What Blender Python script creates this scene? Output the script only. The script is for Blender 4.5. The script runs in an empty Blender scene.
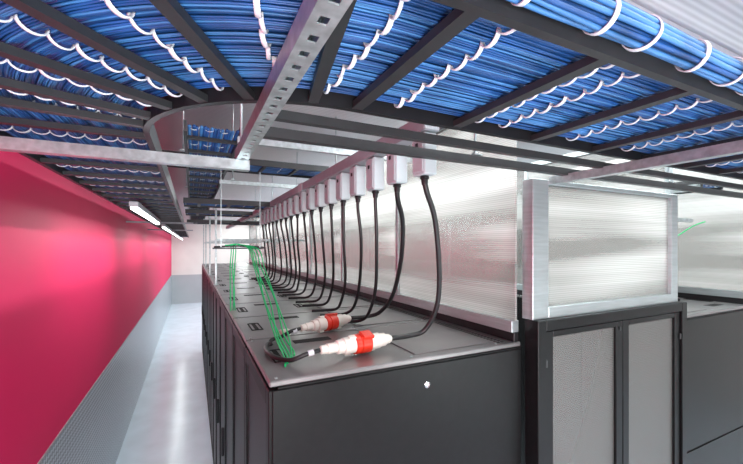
import bpy, bmesh, math, random
from mathutils import Vector, Matrix
random.seed(4)
S = bpy.context.scene
COL = S.collection
H = 2.65
try:
    S.view_settings.view_transform = 'Standard'
    S.view_settings.exposure = 0.22
except Exception:
    pass

# ---------------------------------------------------------------- materials
def mat(name, color, rough=0.5, metal=0.0, noise=0.08, nscale=20.0, bump=0.0, bscale=60.0, emit=None, estr=0.0, stretch=None, spec=.5):
    m = bpy.data.materials.new(name); m.use_nodes = True
    nt = m.node_tree; n = nt.nodes; l = nt.links
    b = n['Principled BSDF']
    tc = n.new('ShaderNodeTexCoord'); mp = n.new('ShaderNodeMapping')
    l.new(tc.outputs['Object'], mp.inputs['Vector'])
    if stretch: mp.inputs['Scale'].default_value = stretch
    nz = n.new('ShaderNodeTexNoise'); nz.inputs['Scale'].default_value = nscale
    l.new(mp.outputs[0], nz.inputs['Vector'])
    cr = n.new('ShaderNodeValToRGB')
    lo = tuple(max(0, c*(1-noise)) for c in color); hi = tuple(min(1, c*(1+noise)) for c in color)
    cr.color_ramp.elements[0].color = (*lo, 1); cr.color_ramp.elements[1].color = (*hi, 1)
    cr.color_ramp.elements[0].position = .3; cr.color_ramp.elements[1].position = .7
    l.new(nz.outputs[0], cr.inputs[0]); l.new(cr.outputs[0], b.inputs['Base Color'])
    b.inputs['Roughness'].default_value = rough; b.inputs['Metallic'].default_value = metal
    b.inputs['Specular IOR Level'].default_value = spec
    if bump > 0:
        n2 = n.new('ShaderNodeTexNoise'); n2.inputs['Scale'].default_value = bscale
        l.new(mp.outputs[0], n2.inputs['Vector'])
        bp = n.new('ShaderNodeBump'); bp.inputs['Strength'].default_value = bump; bp.inputs['Distance'].default_value = .01
        l.new(n2.outputs[0], bp.inputs['Height']); l.new(bp.outputs[0], b.inputs['Normal'])
    if emit:
        b.inputs['Emission Color'].default_value = (*emit, 1); b.inputs['Emission Strength'].default_value = estr
    return m

M_black = mat('rack_black', (.0070,.0070,.0075), .38, 0, .15, 30, .02, 400, spec=.20)
M_top = mat('rack_top_grey', (.17,.167,.167), .30, .25, .22, 4, .03, 300)
M_dark = mat('dark_steel', (.015,.015,.017), .4, .3)
M_rung = mat('rung_steel', (.045,.047,.050), .45, .5)
M_zinc = mat('galvanised_steel', (.40,.46,.47), .32, .6, .2, 40)
M_alu = mat('aluminium', (.40,.455,.465), .30, .6, .10, 6, stretch=(1,1,12))
M_blue = mat('blue_jacket', (.012,.072,.24), .42, 0, .4, 9)
M_blue2 = mat('blue_jacket_bright', (.045,.17,.40), .42, 0, .3, 9)
M_white = mat('white_strap', (.66,.69,.72), .6, 0, .05)
M_cable = mat('black_rubber', (.009,.009,.010), .42, 0, .2, 40)
M_green = mat('green_jacket', (.0,.60,.18), .4, 0, .1)
M_box = mat('box_grey', (.42,.49,.51), .5, 0, .04)
M_bus = mat('busbar_grey', (.32,.35,.38), .45, .2, .05)
M_ivory = mat('plug_ivory', (.70,.69,.62), .4, 0, .04)
M_redp = mat('plug_red', (.62,.028,.010), .35, 0, .06)
M_chrome = mat('chrome', (.7,.7,.72), .2, 1, .02)
M_wallw = mat('painted_beige', (.76,.74,.70), .7, 0, .03, 2)
M_tube = mat('lamp_diffuser', (1,1,1), .5, 0, 0, emit=(.97,1,1), estr=6)
M_floor = mat('epoxy_floor', (.72,.81,.90), .22, 0, .06, 2.5, .03, 30)
M_groove = mat('brush_black', (.008,.008,.008), .9, 0, .3, 200)
M_greyp = mat('painted_grey', (.42,.44,.46), .5, 0, .03, 2)

def wave_mat(name, c1, c2, scale, direction, rough, metal=0., bstr=.3, prof='SIN'):
    m = bpy.data.materials.new(name); m.use_nodes = True
    nt = m.node_tree; n = nt.nodes; l = nt.links; b = n['Principled BSDF']
    tc = n.new('ShaderNodeTexCoord'); w = n.new('ShaderNodeTexWave')
    w.bands_direction = direction; w.wave_profile = prof; w.inputs['Scale'].default_value = scale
    l.new(tc.outputs['Object'], w.inputs['Vector'])
    cr = n.new('ShaderNodeValToRGB'); cr.color_ramp.elements[0].color = (*c1,1); cr.color_ramp.elements[1].color = (*c2,1)
    l.new(w.outputs[0], cr.inputs[0]); l.new(cr.outputs[0], b.inputs['Base Color'])
    bp = n.new('ShaderNodeBump'); bp.inputs['Strength'].default_value = bstr; bp.inputs['Distance'].default_value = .005
    l.new(w.outputs[0], bp.inputs['Height']); l.new(bp.outputs[0], b.inputs['Normal'])
    b.inputs['Roughness'].default_value = rough; b.inputs['Metallic'].default_value = metal
    return m
M_ceil = wave_mat('ceiling_ribbed', (.50,.485,.49), (.66,.645,.65), 9, 'Y', .5, 0, .3)
M_red = mat('crimson_wall', (.74,.003,.10), .62, 0, .02, .6)

def plate_mat():
    m = bpy.data.materials.new('tread_plate'); m.use_nodes = True
    nt = m.node_tree; n = nt.nodes; l = nt.links; b = n['Principled BSDF']
    tc = n.new('ShaderNodeTexCoord'); mp = n.new('ShaderNodeMapping')
    mp.inputs['Rotation'].default_value = (math.radians(45), 0, 0); mp.inputs['Scale'].default_value = (34,34,34)
    l.new(tc.outputs['Object'], mp.inputs['Vector'])
    v = n.new('ShaderNodeTexChecker'); v.inputs['Scale'].default_value = 1
    v.inputs['Color1'].default_value = (.70,.76,.80,1); v.inputs['Color2'].default_value = (.30,.33,.37,1)
    l.new(mp.outputs[0], v.inputs['Vector']); l.new(v.outputs[0], b.inputs['Base Color'])
    b.inputs['Roughness'].default_value = .32; b.inputs['Metallic'].default_value = .45
    return m
M_plate = plate_mat()

def perf_mat(name, base, hole, scale, rough=.4, metal=.2, see=0.0):
    m = bpy.data.materials.new(name); m.use_nodes = True
    nt = m.node_tree; n = nt.nodes; l = nt.links; b = n['Principled BSDF']
    tc = n.new('ShaderNodeTexCoord'); v = n.new('ShaderNodeTexVoronoi')
    v.inputs['Scale'].default_value = scale; v.inputs['Randomness'].default_value = 0
    l.new(tc.outputs['Object'], v.inputs['Vector'])
    cr = n.new('ShaderNodeValToRGB'); cr.color_ramp.elements[0].position = .32; cr.color_ramp.elements[1].position = .4
    cr.color_ramp.elements[0].color = (*hole,1); cr.color_ramp.elements[1].color = (*base,1)
    l.new(v.outputs['Distance'], cr.inputs[0]); l.new(cr.outputs[0], b.inputs['Base Color'])
    b.inputs['Roughness'].default_value = rough; b.inputs['Metallic'].default_value = metal
    if see > 0: b.inputs['Alpha'].default_value = 1-see
    return m
M_perf = perf_mat('perforated_black', (.022,.022,.026), (.002,.002,.002), 90)
M_perfw = perf_mat('smoky_perforated_mesh', (.24,.235,.225), (.08,.078,.075), 110, .4, .4, .45)

def poly_mat():
    m = bpy.data.materials.new('twinwall_polycarbonate'); m.use_nodes = True
    nt = m.node_tree; n = nt.nodes; l = nt.links
    n.remove(n['Principled BSDF']); out = n['Material Output']
    tc = n.new('ShaderNodeTexCoord')
    w = n.new('ShaderNodeTexWave'); w.bands_direction = 'Z'; w.inputs['Scale'].default_value = 32; w.inputs['Distortion'].default_value = 0
    l.new(tc.outputs['Object'], w.inputs['Vector'])
    def noise(sc, xy, z, det):
        mp = n.new('ShaderNodeMapping'); mp.inputs['Scale'].default_value = (xy,xy,z)
        l.new(tc.outputs['Object'], mp.inputs['Vector'])
        z_ = n.new('ShaderNodeTexNoise'); z_.inputs['Scale'].default_value = sc; z_.inputs['Detail'].default_value = det
        l.new(mp.outputs[0], z_.inputs['Vector']); return z_
    broad = noise(1.0,.5,4.5,1); fine = noise(1.0,.25,60.0,3)  # horizontal streaks: blurred room reflections painted into the sheet colour
    cr = n.new('ShaderNodeValToRGB'); cr.color_ramp.elements[0].position=.40; cr.color_ramp.elements[1].position=.60
    cr.color_ramp.elements[0].color=(.40,.385,.37,1); cr.color_ramp.elements[1].color=(1,.99,.97,1)
    l.new(broad.outputs[0], cr.inputs[0])
    cf = n.new('ShaderNodeValToRGB'); cf.color_ramp.elements[0].position=.3; cf.color_ramp.elements[1].position=.7
    cf.color_ramp.elements[0].color=(.78,.78,.78,1); cf.color_ramp.elements[1].color=(1,1,1,1)
    l.new(fine.outputs[0], cf.inputs[0])
    m1 = n.new('ShaderNodeMixRGB'); m1.blend_type='MULTIPLY'; m1.inputs[0].default_value=.8
    l.new(cr.outputs[0], m1.inputs[1]); l.new(cf.outputs[0], m1.inputs[2])
    mixc = n.new('ShaderNodeMixRGB'); mixc.blend_type='MULTIPLY'; mixc.inputs[0].default_value=.25
    l.new(m1.outputs[0], mixc.inputs[1]); l.new(w.outputs[0], mixc.inputs[2])
    bp = n.new('ShaderNodeBump'); bp.inputs['Strength'].default_value = .2; bp.inputs['Distance'].default_value = .005
    l.new(broad.outputs[0], bp.inputs['Height'])
    g = n.new('ShaderNodeBsdfGlossy'); g.inputs['Roughness'].default_value = .22; g.inputs['Color'].default_value = (.8,.86,.87,1)
    l.new(bp.outputs[0], g.inputs['Normal'])
    t = n.new('ShaderNodeBsdfTransparent'); t.inputs['Color'].default_value = (.93,.92,.90,1)
    tr = n.new('ShaderNodeBsdfTranslucent'); l.new(mixc.outputs[0], tr.inputs['Color'])
    df = n.new('ShaderNodeBsdfDiffuse'); l.new(mixc.outputs[0], df.inputs['Color'])
    a = n.new('ShaderNodeMixShader'); a.inputs[0].default_value = .2
    l.new(tr.outputs[0], a.inputs[1]); l.new(df.outputs[0], a.inputs[2])
    b = n.new('ShaderNodeMixShader'); b.inputs[0].default_value = .28
    l.new(a.outputs[0], b.inputs[1]); l.new(g.outputs[0], b.inputs[2])
    c = n.new('ShaderNodeMixShader'); c.inputs[0].default_value = .42
    l.new(b.outputs[0], c.inputs[1]); l.new(t.outputs[0], c.inputs[2])
    l.new(c.outputs[0], out.inputs[0])
    return m
M_poly = poly_mat()

# ---------------------------------------------------------------- mesh helpers
def obj(name, me, parent=None, smooth=False, loc=None):
    o = bpy.data.objects.new(name, me); COL.objects.link(o)
    if loc: o.location = loc
    if parent: o.parent = parent
    if smooth:
        for p in me.polygons: p.use_smooth = True
    return o
def boxes(name, bl, m, parent=None, bevel=0.0):
    bm = bmesh.new()
    for (x0,x1,y0,y1,z0,z1) in bl:
        r = bmesh.ops.create_cube(bm, size=1)
        for v in r['verts']:
            v.co = Vector(((x0+x1)/2+v.co.x*(x1-x0), (y0+y1)/2+v.co.y*(y1-y0), (z0+z1)/2+v.co.z*(z1-z0)))
    if bevel > 0:
        bmesh.ops.bevel(bm, geom=bm.edges[:], offset=bevel, segments=1, affect='EDGES')
    me = bpy.data.meshes.new(name); bm.to_mesh(me); bm.free(); me.materials.append(m)
    return obj(name, me, parent)
def catmull(pts, n=8):
    P = [Vector(p) for p in pts]; P = [P[0]*2-P[1]] + P + [P[-1]*2-P[-2]]
    out = []
    for i in range(1, len(P)-2):
        for k in range(n):
            t = k/n; a,b,c,d = P[i-1],P[i],P[i+1],P[i+2]
            out.append(.5*((2*b)+(c-a)*t+(2*a-5*b+4*c-d)*t*t+(3*b-a-3*c+d)*t**3))
    out.append(P[-2]); return out
def tube_mesh(name, pts, r, m, sides=8, rx=None, rz=None):
    pts = [Vector(p) for p in pts]; vs=[]; fs=[]
    up = Vector((0,0,1)); prev=None
    for i,p in enumerate(pts):
        t = (pts[min(i+1,len(pts)-1)]-pts[max(i-1,0)]).normalized()
        if prev is None:
            a = up if abs(t.z)<.95 else Vector((1,0,0))
            u = (a - t*a.dot(t)).normalized()
        else:
            u = (prev - t*prev.dot(t)).normalized()
        prev = u; w = t.cross(u)
        for k in range(sides):
            an = 2*math.pi*k/sides
            vs.append(p + u*math.cos(an)*(rz or r) + w*math.sin(an)*(rx or r))
    for i in range(len(pts)-1):
        for k in range(sides):
            fs.append((i*sides+k, i*sides+(k+1)%sides, (i+1)*sides+(k+1)%sides, (i+1)*sides+k))
    fs.append(tuple(range(sides))[::-1]); fs.append(tuple((len(pts)-1)*sides+k for k in range(sides)))
    me = bpy.data.meshes.new(name); me.from_pydata(vs, [], fs); me.materials.append(m); me.update()
    for p in me.polygons: p.use_smooth = True
    return me
def tube(name, pts, r, m, parent=None, sides=8):
    return obj(name, tube_mesh(name, pts, r, m, sides), parent)
def lathe(name, prof, m, parent=None, n=24):
    vs=[]; fs=[]
    for (x,r) in prof:
        for k in range(n):
            a=2*math.pi*k/n; vs.append((x, r*math.cos(a), r*math.sin(a)))
    for i in range(len(prof)-1):
        for k in range(n):
            fs.append((i*n+k, (i+1)*n+k, (i+1)*n+(k+1)%n, i*n+(k+1)%n))
    fs.append(tuple(range(n))); fs.append(tuple((len(prof)-1)*n+k for k in range(n))[::-1])
    me = bpy.data.meshes.new(name); me.from_pydata(vs,[],fs); me.materials.append(m); me.update()
    return obj(name, me, parent)
def tag(o, label, cat, group=None, kind=None):
    o['label']=label; o['category']=cat
    if group: o['group']=group
    if kind: o['kind']=kind
    return o
def thing(name, label, cat, loc=(0,0,0), group=None):
    e = bpy.data.objects.new(name, None); COL.objects.link(e); e.location = loc; e.empty_display_size=.1
    return tag(e, label, cat, group)
def copy_thing(src, loc, rot=None):
    def rec(o, par):
        c = o.copy(); COL.objects.link(c)
        if par: c.parent = par; c.matrix_parent_inverse = o.matrix_parent_inverse.copy()
        for ch in list(o.children): rec(ch, c)
        return c
    c = rec(src, None); c.location = loc
    if rot is not None: c.rotation_euler = rot
    return c
def struct(o): o['kind']='structure'; return o

# ---------------------------------------------------------------- room
XL=-.84; XR=8.0; YN=-4.0; YF=19.0; ZC=H+1.2
struct(boxes('floor', [(XL,XR,YN,YF,-.05,0)], M_floor))
struct(boxes('ceiling', [(XL,XR,YN,YF,ZC,ZC+.05)], M_ceil))
struct(boxes('wall_left', [(XL-.1,XL,YN,YF,0,ZC)], M_red))
struct(boxes('wall_right', [(XR,XR+.1,YN,YF,0,ZC)], M_wallw))
struct(boxes('wall_far', [(XL,XR,YF,YF+.1,0,ZC)], M_wallw))
struct(boxes('wall_near', [(XL,XR,YN-.1,YN,0,ZC)], M_wallw))
struct(boxes('trim_1', [(XL,XL+.006,YN,YF,0.0,1.325)], M_plate))
struct(boxes('trim_2', [(XL,XL+.010,YN,YF,1.325,1.335)], M_zinc))
struct(boxes('trim_3', [(XL+.006,XR,YF-.01,YF,0.0,1.32)], M_greyp))

# ---------------------------------------------------------------- racks
RZ = H-.45
def make_rack(label, group):
    e = thing('server_rack', label, 'server rack', group=group)
    D=1.16
    boxes('body', [(.03,D,.002,.598,.04,RZ-.02),(.05,D-.02,.02,.58,0,.04)], M_black, e, .003)
    t = boxes('top_panel', [(0.004,D,.006,.594,RZ-.02,RZ)], M_top, e, .004)
    for x0,x1,y0,y1 in ((.06,.12,.20,.38),(.47,.53,.22,.36)):
        boxes('cable_grommet', [(x0,x1,y0,y0+.006,RZ,RZ+.003),(x0,x1,y1-.006,y1,RZ,RZ+.003),(x0,x0+.006,y0,y1,RZ,RZ+.003),(x1-.006,x1,y0,y1,RZ,RZ+.003),(x0+.02,x1-.02,y0+.006,y1-.006,RZ,RZ+.0015)], M_groove, t)
    boxes('roof_plate', [(.60,1.0,.05,.55,RZ,RZ+.005)], M_top, t, .002)
    boxes('roof_cutout', [(.20,.38,.44,.50,RZ,RZ+.0012)], M_groove, t)
    boxes('vent_strip', [(1.05+.024*(i%2),1.064+.024*(i%2),.04+.022*(i//2),.052+.022*(i//2),RZ,RZ+.0012) for i in range(46)], M_groove, t)
    for x in (.03,.57,1.025):
        for y in (.03,.57):
            boxes('screw', [(x-.005,x+.005,y-.005,y+.005,RZ,RZ+.004)], M_zinc, t, .001)
    d = boxes('door', [(0,.03,.006,.05,.06,RZ-.03),(0,.03,.55,.594,.06,RZ-.03),(0,.03,.05,.55,.06,.12),(0,.03,.05,.55,RZ-.09,RZ-.03)], M_black, e, .003)
    boxes('perforated_sheet', [(.008,.022,.05,.55,.12,RZ-.09)], M_perf, d)
    boxes('handle', [(-.018,0,.062,.085,1.0,1.22)], M_dark, d, .004)
    return e
r0 = make_rack('tall black server rack with perforated front door', 'black racks in the aisle row')
N1=15; Y0=1.23
r0.location=(.226,Y0,0)
sp = boxes('side_panel', [(.012,1.148,-.006,.002,.06,1.315),(.012,1.148,-.006,.002,1.325,RZ-.028)], M_black, r0, .002)
lk = lathe('chrome_lock', [(0,.013),(.004,.013),(.006,.009),(.004,.008),(.003,.004)], M_chrome, sp, 20)
lk.rotation_euler=(0,0,-math.pi/2); lk.location=(.622,-.006,H-.556)
r0['label']='end server rack with flat black side panel and small chrome lock'
rr = make_rack('tall black server rack with perforated front door', 'black racks in the aisle row')
rr.location=(.226,Y0+.6,0)
for i in range(2,N1): copy_thing(rr, (.226,Y0+.6*i,0))
for i in range(8):
    c = copy_thing(rr, (3.86,Y0+.6*(i+1),0), (0,0,math.pi))
    c['group']='black racks across the hot aisle'
    if i==0:
        c['label']='end server rack of the second row with black side panel'
        p=boxes('side_panel', [(.012,1.148,.598,.606,.06,1.315),(.012,1.148,.598,.606,1.325,RZ-.028)], M_black, c, .002)

# ---------------------------------------------------------------- containment along the row
def cont_unit(name, label, group, L=1.1, top=.74):
    e = thing(name, label, 'containment panel', group=group)
    boxes('bottom_rail', [(0,.03,0,L,.0,.045)], M_dark, e, .002)
    boxes('aluminium_sill', [(-.014,.03,0,L,.045,.100)], M_alu, e, .002)
    boxes('post', [(-.008,.03,L-.03,L,.100,.45+top)], M_alu, e, .002)
    boxes('top_rail', [(-.008,.03,0,L-.03,.41+top,.45+top)], M_alu, e, .002)
    boxes('translucent_sheet', [(.006,.018,0,L-.03,.100,.41+top)], M_poly, e)
    return e
cu = cont_unit('containment_panel','translucent ribbed polycarbonate panel in aluminium frame above the racks','hot aisle side panels')
cu.location=(1.352,1.245,RZ+.0005)
for i in range(1,8): copy_thing(cu,(1.352,1.245+1.1*i,RZ+.0005))
for i in range(0,4): copy_thing(cu,(2.735,1.245+1.1*(i+1),RZ+.0005),(0,0,math.pi))
for i in range(0,4):
    c=copy_thing(cu,(3.82,1.245+1.1*i,RZ+.0005)); c['group']='panels behind the second rack row'
    c['label']='translucent ribbed panel in aluminium frame behind the second rack row'

# containment door
cd = thing('containment_door','black framed double door with smoky perforated leaves closing the hot aisle','door',(1.40,1.15,0))
zt=H-.34
boxes('door_frame', [(0,.055,0,.078,0,zt),(1.235,1.29,0,.078,0,zt),(.055,1.235,0,.078,zt-.05,zt)], M_black, cd, .003)
def leaf(x0,x1,flip):
    d = boxes('door_leaf', [(x0,x0+.055,.012,.05,.02,zt-.055),(x1-.055,x1,.012,.05,.02,zt-.055),(x0+.055,x1-.055,.012,.05,zt-.085,zt-.055),(x0+.055,x1-.055,.012,.05,.02,.15)], M_black, cd, .003)
    boxes('perforated_window', [(x0+.055,x1-.055,.025,.032,.15,zt-.085)], M_perfw, d)
    hx = x1-.03 if not flip else x0+.012
    if not flip: boxes('latch_plate', [(hx,hx+.008,.006,.012,zt-.105,zt-.085)], M_rung, d, .002)
    boxes('handle', [(hx-.002,hx+.018,-.03,.012,1.0,1.25)], M_dark, d, .004)
    for z in (zt-.2,1.2,.4):
        kx = x0-.004 if not flip else x1-.012
        boxes('hinge', [(kx,kx+.010,.002,.012,z-.018,z+.018)], M_rung, d, .003)
leaf(.06,.655,False); leaf(.66,1.23,True)

tr = thing('transom_panel','clear twinwall transom in aluminium frame standing above the black door','containment panel',(1.40,1.16,zt))
boxes('corner_post', [(0,.106,.02,.082,0,.65)], M_alu, tr, .002)
boxes('post', [(1.18,1.25,.02,.082,0,.65)], M_alu, tr, .002)
boxes('bottom_rail', [(.106,1.18,.02,.07,0,.052)], M_alu, tr, .002)
boxes('top_rail', [(.106,1.18,.02,.07,.63,.65)], M_alu, tr, .002)
boxes('translucent_sheet', [(.106,1.18,.04,.05,.052,.63)], M_poly, tr)

# ---------------------------------------------------------------- struts
def strut(name,label,axis,a,b,c,z,w=.041,m=None,holes=True,group='support struts under the trays'):
    m = m or M_zinc; L=b-a; t=.003
    bl=[]; pitch=.05; n=int(L/pitch)
    hw=w/2
    bl.append((0,L,-hw,-hw+t,0,w)); bl.append((0,L,hw-t,hw,0,w))
    bl.append((0,L,-hw+t,-hw+w*.25,w-t,w)); bl.append((0,L,hw-w*.25,hw-t,w-t,w))
    if holes:
        bl.append((0,L,-hw+t,-.0075,0,t)); bl.append((0,L,.0075,hw-t,0,t))
        for i in range(n+1):
            x=i*pitch; bl.append((x,min(L,x+.030),-.0075,.0075,0,t))
    else: bl.append((0,L,-hw+t,hw-t,0,t))
    o = boxes(name, bl, m)
    if axis=='x': o.location=(a,c,z)
    else: o.location=(c,a,z); o.rotation_euler=(0,0,math.pi/2)
    return tag(o,label,'strut channel',group)
Z=lambda z:H+z
def rod(x,y,z0,z1=ZC,g='ceiling hanger rods'):
    o = thing('threaded_rod','galvanised threaded hanger rod with nut and washer fixed to the ceiling','hanger rod',(x,y,z0),g)
    obj('rod', tube_mesh('rod', [(0,0,0),(0,0,z1-z0)],.005,M_zinc,8), o)
    boxes('nut', [(-.009,.009,-.009,.009,.004,.014)], M_zinc, o, .002)
    boxes('washer', [(-.02,.02,-.02,.02,.0,.004)], M_zinc, o)
    return o
strut('slotted_strut','galvanised slotted strut channel running under the cable trays','y',-.6,1.46,.165,Z(.3145))
strut('slotted_strut','galvanised strut fixed to the red wall carrying the cable tray','x',XL,.19,1.42,Z(.2775),w=.036,holes=False)
strut('slotted_strut','light galvanised strut above the aisle door','y',.1,1.20,1.55,Z(.2935),w=.036,holes=False)
strut('tray_support_rail','dark steel support rail under the wide tray','x',.19,4.2,.955,Z(.325),w=.024,m=M_rung,holes=False)
strut('tray_support_rail','dark steel support rail beside the wide tray','x',.19,4.2,1.115,Z(.322),w=.030,m=M_rung,holes=False)
strut('slotted_strut','galvanised strut above the second rack row','y',1.2,9,2.95,Z(.36),holes=False)
for z,y in ((.315,1.9),(.20,1.6),(.08,2.4)):
    strut('slotted_strut','galvanised strut crossing above the second rack row','x',2.76,3.80,y,Z(z),w=.03,holes=False)
for y in (6.2,9.0):
    strut('slotted_strut','slim grey strut fixed to the red wall carrying the cable tray','x',XL,.02,y,Z(.332),w=.024,m=M_bus,holes=False)
for y in (1.9,3.2,4.6,6.2,8.0):
    strut('slotted_strut','galvanised cross strut above the racks','x',.2,1.34,y,Z(.505),w=.03,holes=False)
for y in (4.65,6.25,8.05,9.6):
    strut('slotted_strut','galvanised low cross rail above the rack roofs','x',.24,1.33,y,Z(.06),w=.025,holes=False)
    o=boxes('upright_strut',[(-.011,.011,-.011,.011,0,.955),(-.03,.03,-.03,.03,0,.005)],M_zinc,None,.002); o.location=(.25,y-.03,RZ+.001)
    tag(o,'slim galvanised upright strut standing on the rack roof','strut channel','upright struts on the racks')
for x,y in ((.165,1.44),(1.0,1.115),(2.4,1.115),(3.6,1.115)):
    rod(x,y,Z(.355))
for y in (1.9,3.2,4.6,6.2,8.0):
    rod(.3,y,Z(.54)); rod(1.2,y,Z(.54))

# ---------------------------------------------------------------- wide ladder tray with bend
CX,CY,RI,W=.36,1.38,.49,.46
XE=4.6; YE=18.0
def route(d, z, jit=0.0, ph=0.0, xs=XE, step=.11):
    pts=[]
    def j(s): return jit*(math.sin(s*7+ph)+.6*math.sin(s*17+ph*2.3))
    n=int((xs-CX)/step)
    for i in range(n): 
        x=xs-(xs-CX)*i/n; pts.append((x, CY-RI-d+j(x), z+.4*j(x+1)))
    for i in range(0,21):
        t=math.radians(90*i/20); r=RI+d+j(t*1.5)*.7
        pts.append((CX-r*math.sin(t), CY-r*math.cos(t), z+.4*j(t)))
    n2=40
    for i in range(1,n2+1):
        f=(i/n2)**1.6
        y=CY+(YE-CY)*f; pts.append((CX-RI-d+ (j(y) if i<20 else 0), y, z))
    return pts
tray = thing('ladder_cable_tray','wide dark ladder cable tray turning above the rack row','cable tray',(0,0,0))
def sweep_rect(name, pts, w, h, m, parent):
    P=[Vector(p) for p in pts]; vs=[]; fs=[]
    for i,p in enumerate(P):
        t=(P[min(i+1,len(P)-1)]-P[max(i-1,0)]); t.z=0; t.normalize(); s=Vector((-t.y,t.x,0))
        for a,b in ((-1,0),(1,0),(1,1),(-1,1)): vs.append(p+s*a*w/2+Vector((0,0,b*h)))
    for i in range(len(P)-1):
        for k in range(4): fs.append((i*4+k,i*4+(k+1)%4,(i+1)*4+(k+1)%4,(i+1)*4+k))
    fs.append((0,1,2,3)); fs.append(tuple((len(P)-1)*4+k for k in (3,2,1,0)))
    me=bpy.data.meshes.new(name); me.from_pydata(vs,[],fs); me.materials.append(m); me.update()
    return obj(name,me,parent)
ZT=Z(.357)
sweep_rect('side_rail', route(0,ZT), .018,.075,M_dark,tray)
sweep_rect('side_rail', route(W,ZT), .018,.042,M_rung,tray)
def rung_at(p0,p1,w=.030):
    sweep_rect('rung',[p0,p1],w,.018,M_rung,tray)
rx=[.39+.33*i for i in range(13)]
for x in rx: rung_at((x,CY-RI-.009,ZT+.002),(x,CY-RI-W+.009,ZT+.002))
for td in (10,28,42,56,70,81):
    t=math.radians(td)
    rung_at((CX-(RI+.009)*math.sin(t),CY-(RI+.009)*math.cos(t),ZT+.002),(CX-(RI+W-.009)*math.sin(t),CY-(RI+W-.009)*math.cos(t),ZT+.002),.026)
for i in range(50):
    y=CY+.06+.30*i
    rung_at((CX-RI-.009,y,ZT+.002),(CX-RI-W+.009,y,ZT+.002),.026)
NB=9; M0=.016; pitch=(W-2*M0)/NB; BH=pitch*.45
ZB=ZT+.025
for b in range(NB):
    dc=M0+pitch*(b+.5); tone=random.random()
    for k in range(11):
        dx=(k-5)/5*BH
        zz=ZB+.014*(dx/BH)**2+random.uniform(0,.004)
        o=tube('data_cable', route(dc+dx,zz,.0012,random.uniform(0,6)), .0023, M_blue2 if random.random()<.12+.45*tone else M_blue, None, 5)
        tag(o,'blue network cable lying in the wide ladder tray','cable','blue cables in the wide tray')
    for k in range(4):
        dx=(k-1.5)/1.5*BH*.88
        o=tube('data_cable', route(dc+dx,ZB+.019,.0010,random.uniform(0,6)), .0070, M_blue, None, 5)
        tag(o,'blue network cable lying in the wide ladder tray','cable','blue cables in the wide tray')
def tie_mesh():
    pts=[]
    for i in range(13):
        a=math.pi*(i/12); x=-math.cos(a)*(pitch*.51); z=-.0045+.018*(1-math.sin(a))
        pts.append((x,0,z))
    return tube_mesh('cable_tie', pts, .003, M_white, 6, rx=.0050, rz=.0020)
TM=tie_mesh()
def tie(x,y,z,rot,g='white ties on tray cables'):
    o=obj('cable_tie',TM); o.location=(x,y,z-random.uniform(0,.002)); o.rotation_euler=(0,0,rot+random.uniform(-.15,.15))
    o.scale=(random.uniform(.97,1.04),random.uniform(.8,1.25),random.uniform(.9,1.1))
    tag(o,'white hook-and-loop tie around blue cable bundle','cable tie',g)
for x in [.30,.50]+[.55+.33*i for i in range(1,10)]+[.78]:
    for b in range(NB):
        d=M0+pitch*(b+.5); tie(x+random.uniform(-.006,.006),CY-RI-d,ZB-.002,math.pi/2)
for td in (19,35,49,63,76):
    t=math.radians(td)
    for b in range(NB):
        r=RI+M0+pitch*(b+.5); tt=t+random.uniform(-.008,.008)
        tie(CX-r*math.sin(tt),CY-r*math.cos(tt),ZB-.002,math.pi/2-tt)
for i in range(8):
    for b in range(NB):
        d=M0+pitch*(b+.5); tie(CX-RI-d,CY-.09+.30*i,ZB-.002,0)

# ---------------------------------------------------------------- near edge bundle outside the rail
BYc,BZc=.388,Z(.392)
for k in range(19):
    if k==0: r_,a_=0,0
    elif k<7: r_,a_=.0105,k*math.pi/3
    else: r_,a_=.021,(k-7)*math.pi/6
    ph=random.uniform(0,6)
    pts=[(XE-.1*i, BYc+r_*math.cos(a_)*1.1+.003*math.sin(i*.7+ph), BZc+r_*math.sin(a_)+.002*math.sin(i*.9+ph)) for i in range(45)]
    o=tube('data_cable',pts,.0050,random.choice([M_blue2,M_blue]),None,7)
    tag(o,'blue network cable in round tied bundle beside the tray rail','cable','blue cables in the edge bundle')
RM=bpy.data.meshes.new('cable_tie_ring')
vs=[];fs=[]
for i in range(28):
    a=2*math.pi*i/28
    for rr_,xx in ((1,-.005),(1.07,-.005),(1.07,.005),(1,.005)):
        vs.append((xx,.030*rr_*math.cos(a),.028*rr_*math.sin(a)))
for i in range(28):
    j=(i+1)%28
    for k in range(4): fs.append((i*4+k,i*4+(k+1)%4,j*4+(k+1)%4,j*4+k))
RM.from_pydata(vs,[],fs); RM.materials.append(M_white)
for i in range(16):
    o=obj('cable_tie',RM); o.location=(.45+.155*i+random.uniform(-.02,.02),BYc,BZc); o.rotation_euler=(0,0,random.uniform(-.25,.25))
    tag(o,'white strap wrapped around round blue cable bundle','cable tie','white straps on the edge bundle')

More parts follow.
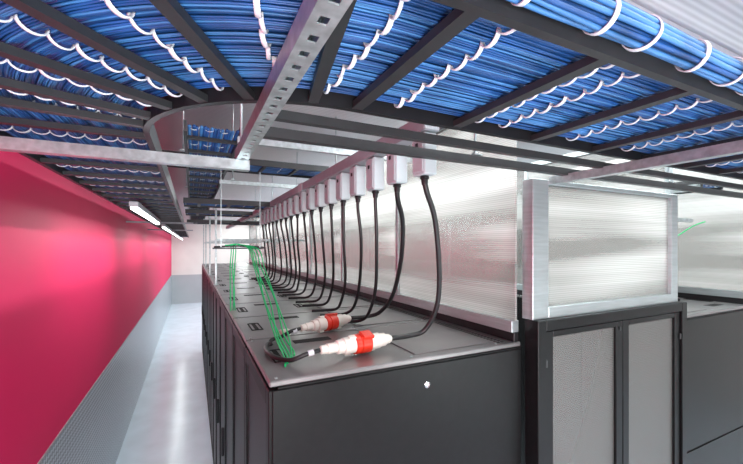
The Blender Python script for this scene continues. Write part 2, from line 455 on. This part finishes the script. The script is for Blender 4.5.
# ---------------------------------------------------------------- further trays
def small_tray(axis,a,b,c,z,w,label,ncab=20,ties=6):
    e=thing('ladder_cable_tray',label,'cable tray')
    def pt(s,o,zz): return (s,c+o,zz) if axis=='x' else (c+o,s,zz)
    sweep_rect('side_rail',[pt(a,-w/2,z),pt(b,-w/2,z)],.015,.055,M_rung,e)
    sweep_rect('side_rail',[pt(a,w/2,z),pt(b,w/2,z)],.015,.055,M_rung,e)
    n=int((b-a)/.3)
    for i in range(n):
        s=a+.15+.3*i; sweep_rect('rung',[pt(s,-w/2+.008,z+.002),pt(s,w/2-.008,z+.002)],.03,.016,M_rung,e)
    for k in range(ncab):
        o_=-w/2+.02+(w-.04)*k/(ncab-1); ph=random.uniform(0,6)
        m_=12
        pts=[pt(a+(b-a)*i/m_, o_+.003*math.sin(i+ph), z+.027+.003*math.sin(i*1.3+ph)) for i in range(m_+1)]
        o=tube('data_cable',pts,min(.009,(w-.04)/ncab*.62),M_blue2 if k%3==0 else M_blue,None,5)
        tag(o,'blue network cable lying in a further ladder tray','cable','blue cables in the further trays')
    for i in range(min(n,ties)):
        for q in range(int(w/.07)):
            p=pt(a+.3*i+.02, -w/2+.04+.07*q, z+.022)
            tie(*p,(math.pi/2 if axis=='x' else 0),'white ties on further tray cables')
    return e
small_tray('y',2.0,9.5,.10,Z(.56),.26,'narrow ladder tray with blue cables running above the racks',14)
small_tray('x',-.75,1.2,3.6,Z(.72),.4,'ladder cable tray with blue cables crossing the aisle',16)
small_tray('x',-.08,1.2,4.4,Z(.44),.4,'ladder cable tray with blue cables crossing above the racks',14,4)
small_tray('x',-.08,1.2,5.7,Z(.44),.4,'ladder cable tray with blue cables crossing above the racks',12,3)
small_tray('x',-.08,1.2,7.2,Z(.40),.4,'ladder cable tray with blue cables crossing above the racks',12,2)
small_tray('y',1.3,7.0,3.4,Z(.42),.3,'ladder tray above the second rack row',14)
for y in (2.6,4.2,6.6,9.0):
    rod(.245,y,Z(.60)); rod(-.05,y,Z(.60))

# ---------------------------------------------------------------- busbar and tap-off boxes
BX=.82
bus=thing('busbar_trunking','long grey power busbar trunking hung above the racks','busbar',(BX,1.15,Z(.44)))
boxes('trunking',[(-.035,.035,0,9.0,0,.062)],M_bus,bus,.004)
for i in range(4): boxes('joint_cover',[(-.04,.04,1.7+2*i,1.82+2*i,-.004,.066)],M_box,bus,.003)
tb=thing('tap_off_box','tall light grey power tap-off box under the busbar','tap-off box',(0,0,0),'tap-off boxes on the busbar')
boxes('housing',[(-.030,.030,-.042,.042,-.165,-.005)],M_box,tb,.005)
boxes('cover',[(-.035,-.030,-.035,.035,-.155,-.015)],M_box,tb,.002)
boxes('switch',[(-.040,-.035,-.008,.008,-.06,-.042)],M_dark,tb,.002)
g=lathe('cable_gland',[(0,.017),(.012,.019),(.014,.014),(.03,.013),(.036,.011)],M_dark,tb,14)
g.rotation_euler=(0,math.pi/2,0); g.location=(0,0,-.165)
NBX=18; boxY=[1.2+.215*i for i in range(NBX)]
tb.location=(BX,boxY[0],Z(.44))
for y in boxY[1:]: copy_thing(tb,(BX,y,Z(.44)))
CR=.0112
def pcable(pts,label='black rubber power cable hanging from tap-off box to rack',r=CR,g='black power cables above the racks'):
    o=tube('power_cable',catmull(pts,8),r,M_cable,None,10); tag(o,label,'cable',g); return o
pcable([(BX,1.2,Z(.25)),(.835,1.205,Z(.21)),(.90,1.24,Z(.10)),(.965,1.30,Z(-.126)),(.985,1.35,Z(-.28)),(.955,1.40,Z(-.385)),(.88,1.413,Z(-.405)),(.785,1.409,Z(-.405))],'thick black power cable looping down to red and white plug')
pcable([(BX,1.415,Z(.25)),(.835,1.435,Z(.21)),(.90,1.5,Z(.11)),(.95,1.6,Z(-.07)),(.985,1.75,Z(-.27)),(.96,1.85,Z(-.375)),(.90,1.895,Z(-.403)),(.805,1.903,Z(-.405))],'thick black power cable looping down to red and white plug')
for i,y in enumerate(boxY[2:]):
    a=random.uniform(-.02,.02); b=random.uniform(-.03,.04)
    pcable([(BX,y,Z(.25)),(BX+.003,y+.005,Z(.20)),(BX+.03+a,y+.04,Z(.02)),(BX+.07+a,y+.13+b,Z(-.22)),(BX+.075+a,y+.22+b,Z(-.37)),(BX+.05,y+.28+b,Z(-.425)),(BX-.02,y+.32+b,Z(-.434)),(BX-.10,y+.33+b,Z(-.434))],r=.0092)

# ---------------------------------------------------------------- industrial plugs
def plug(label):
    e=thing('power_connector',label,'power plug',group='red and white power connectors')
    lathe('plug_body',[(0,.019),(.003,.022),(.045,.022),(.048,.028),(.052,.030),(.075,.030),(.080,.036),(.13,.037)],M_ivory,e)
    lathe('gland_nut',[(-.03,.013),(-.026,.018),(-.002,.019),(0,.019)],M_ivory,e,8)
    lathe('red_collar',[(.13,.039),(.133,.043),(.150,.044),(.152,.041),(.158,.041),(.160,.045),(.207,.045),(.211,.039)],M_redp,e,24)
    lathe('socket_body',[(.211,.036),(.262,.036),(.266,.031),(.295,.030),(.298,.023),(.322,.022),(.325,.016),(.335,.0135)],M_ivory,e)
    boxes('hinged_lid',[(.162,.215,-.026,.026,.041,.049),(.208,.220,-.026,.026,.032,.049)],M_redp,e,.004)
    boxes('locking_tab',[(.10,.135,-.012,.012,.034,.044)],M_ivory,e,.003)
    boxes('base_foot',[(.09,.12,-.012,.012,-.044,-.033),(.22,.25,-.012,.012,-.044,-.033)],M_ivory,e,.002)
    for ch in e.children:
        if ch.name.split('.')[0] in ('plug_body','socket_body','red_collar'):
            for p in ch.data.polygons: p.use_smooth = (len(p.vertices)==4)
            ch.data.set_sharp_from_angle(angle=math.radians(25))
    return e
SC=.93
pa=plug('cream industrial connector with red collar lying on the end rack')
pa.location=(.475,1.371,Z(-.405)); pa.rotation_euler=(.35,0,math.atan2(.042,.340)); pa.scale=(SC,SC,SC)
pb=copy_thing(pa,(.505,1.783,Z(-.405)),(-.15,0,math.atan2(.13,.33)))
pb['label']='cream industrial connector with red collar lying farther along the racks'
pcable([(.447,1.368,Z(-.405)),(.39,1.37,Z(-.415)),(.335,1.39,Z(-.435)),(.29,1.47,Z(-.437)),(.28,1.58,Z(-.435)),(.305,1.67,Z(-.435)),(.325,1.70,Z(-.452))],'black power cable curling from plug into rack roof opening',.009)
pcable([(.478,1.772,Z(-.405)),(.43,1.755,Z(-.41)),(.38,1.75,Z(-.43)),(.33,1.73,Z(-.437)),(.315,1.68,Z(-.452))],'black power cable curling from plug into rack roof opening',.009)
w=boxes('tag_block',[(0,.05,0,.035,0,.03)],M_ivory,None,.004); w.location=(.40,1.82,RZ+.001); w.rotation_euler=(0,0,.3)
tag(w,'small white connector block beside the plug','connector')
for (x,y,a) in ((.40,1.370,0),(.435,1.757,.3)):
    o=lathe('tape_band',[(0,.0115),(.022,.0115)],M_white,None,14); o.location=(x,y,Z(-.413)); o.rotation_euler=(0,-.15,a); tag(o,'white tape band on black cable','tape')

# ---------------------------------------------------------------- green patch cables and bracket tray
br=thing('fibre_tray','slim dark wire tray crossing above the rack edge','cable tray',(.12,2.6,Z(-.02)))
boxes('tray_floor',[(0,.34,0,.03,0,.003)],M_rung,br,.001)
boxes('tray_lip',[(0,.34,0,.003,.003,.010)],M_rung,br)
boxes('hanger',[(.05,.055,.012,.017,.003,.60)],M_zinc,br)
boxes('hanger',[(.30,.305,.012,.017,.003,.53)],M_zinc,br)
pcable([(.13,2.62,Z(-.006)),(.25,2.63,Z(.0)),(.36,2.62,Z(-.004)),(.46,2.64,Z(-.01))],'dark cable lying in the slim wire tray',.006)
for k in range(5):
    x=.345+.010*k+(.03 if k==3 else 0); s=math.sin(k*2.1)
    pts=[(.20+.03*k,2.62,Z(.004)),(.28,2.61,Z(.012)),(x-.01,2.52,Z(-.02)),(x,2.35,Z(-.13)),(x+.02*s,2.0,Z(-.29)),(x-.01,1.68,Z(-.40)),(.33+.014*k,1.46+.02*k,Z(-.443)),(.31+.016*k,1.36+.03*k,Z(-.445))]
    o=tube('patch_cable',catmull(pts,8),.0036,M_green,None,6); tag(o,'thin green patch cable dangling onto the rack roof','cable','green patch cables')
for k in range(3):
    x=.24+.015*k; y=2.62
    pts=[(.20+.02*k,y,Z(.006)),(x,y+.05,Z(-.01)),(x,y+.12,Z(-.15)),(x+.012*math.sin(k*2),y+.1,Z(-.32)),(x,y+.08,Z(-.447))]
    o=tube('patch_cable',catmull(pts,8),.0038,M_green,None,6); tag(o,'thin green patch cable hanging down to the rack roof','cable','green patch cables')
pts=[(3.0,1.9,Z(.33)),(3.05,1.75,Z(.16)),(3.15,1.65,Z(.02)),(3.35,1.55,Z(.05)),(3.6,1.5,Z(.16)),(3.79,1.5,Z(.2))]
o=tube('patch_cable',catmull(pts,8),.0045,M_green,None,6); tag(o,'thin green patch cable looping above the second row','cable','green patch cables')
pcable([(3.0,1.75,Z(-.432)),(3.1,1.7,Z(-.35)),(3.25,1.65,Z(-.32)),(3.4,1.6,Z(-.38)),(3.5,1.55,Z(-.432))],'black cable loop lying on the second row rack roof')

# ---------------------------------------------------------------- luminaires and added fill lights
def lum(loc,L,axis,e,label,group,w=.07):
    t=thing('batten_luminaire',label,'lamp',loc,group)
    if axis=='y':
        boxes('housing',[(-w/2,w/2,0,L,.02,.06)],M_white,t,.004)
        boxes('diffuser',[(-w/2+.008,w/2-.008,.01,L-.01,0,.02)],M_tube,t,.006)
    else:
        boxes('housing',[(0,L,-w/2,w/2,.02,.06)],M_white,t,.004)
        boxes('diffuser',[(.01,L-.01,-w/2+.008,w/2-.008,0,.02)],M_tube,t,.006)
    ld=bpy.data.lights.new('lamp_light','AREA'); ld.shape='RECTANGLE'; ld.energy=e; ld.color=(.93,1,1)
    lo=bpy.data.objects.new('lamp_light',ld); COL.objects.link(lo); lo.parent=t
    if axis=='y': ld.size=w; ld.size_y=L; lo.location=(0,L/2,-.006)
    else: ld.size=L; ld.size_y=w; lo.location=(L/2,0,-.006)
    return t
lum((-.38,3.15,Z(.265)),2.1,'y',18,'slim bright batten lamp under the tray above the aisle','aisle batten lamps',.06)
for y in (6.2,8.7,11.2,13.7,16.3):
    lum((-.38,y,Z(.265)),1.9,'y',12,'slim bright batten lamp under the tray above the aisle','aisle batten lamps',.05)
for y in (1.7,4.3,7.0):
    lum((2.05,y,ZC-.06),1.8,'y',80,'white ceiling batten lamp','ceiling batten lamps',.16)
for y in (-2.0,12.5,16.5):
    lum((2.05,y,ZC-.06),1.8,'y',52,'white ceiling batten lamp','ceiling batten lamps',.16)
for y in (-2.0,1.9,5.0,8.5,12.5):
    lum((5.2,y,ZC-.06),1.8,'y',75,'white ceiling batten lamp','ceiling batten lamps',.16)
lum((1.35,1.12,ZC-.06),3.2,'x',46,'long white ceiling lamp crossing above the door','ceiling batten lamps',.14)
lum((-.1,-2.5,ZC-.06),1.8,'y',34,'white ceiling batten lamp','ceiling batten lamps',.16)

def area(loc,target,size,e,col=(1,1,1)):  # added fill behind the camera, no lamp fixture of the room
    ld=bpy.data.lights.new('fill_light','AREA'); ld.size=size; ld.energy=e; ld.color=col
    o=bpy.data.objects.new('fill_light',ld); COL.objects.link(o); o.location=loc
    o.rotation_euler=(Vector(target)-Vector(loc)).to_track_quat('-Z','Y').to_euler()
    return o
area((.3,-1.3,2.0),(.6,1.0,3.1),1.2,20,(.90,1,1))
area((2.4,-1.0,1.6),(1.6,1.0,3.1),1.0,18,(.90,1,1))
area((.05,-1.0,2.1),(-.84,6.0,1.9),.8,32,(1,.98,1))
area((-.35,-.6,1.4),(-.35,3.6,3.0),.5,18,(.93,.98,1))
w=bpy.data.worlds.new('World'); S.world=w; w.use_nodes=True
w.node_tree.nodes['Background'].inputs[0].default_value=(.8,.82,.9,1); w.node_tree.nodes['Background'].inputs[1].default_value=.3

# ---------------------------------------------------------------- camera
cd_=bpy.data.cameras.new('Camera'); cam=bpy.data.objects.new('Camera',cd_); COL.objects.link(cam)
cam.location=(0,0,H); cam.rotation_euler=(math.radians(90),0,-math.radians(26.1))
cd_.sensor_width=36; cd_.lens=366.5/743*36; cd_.shift_y=14/743; cd_.clip_start=.02
S.camera=cam
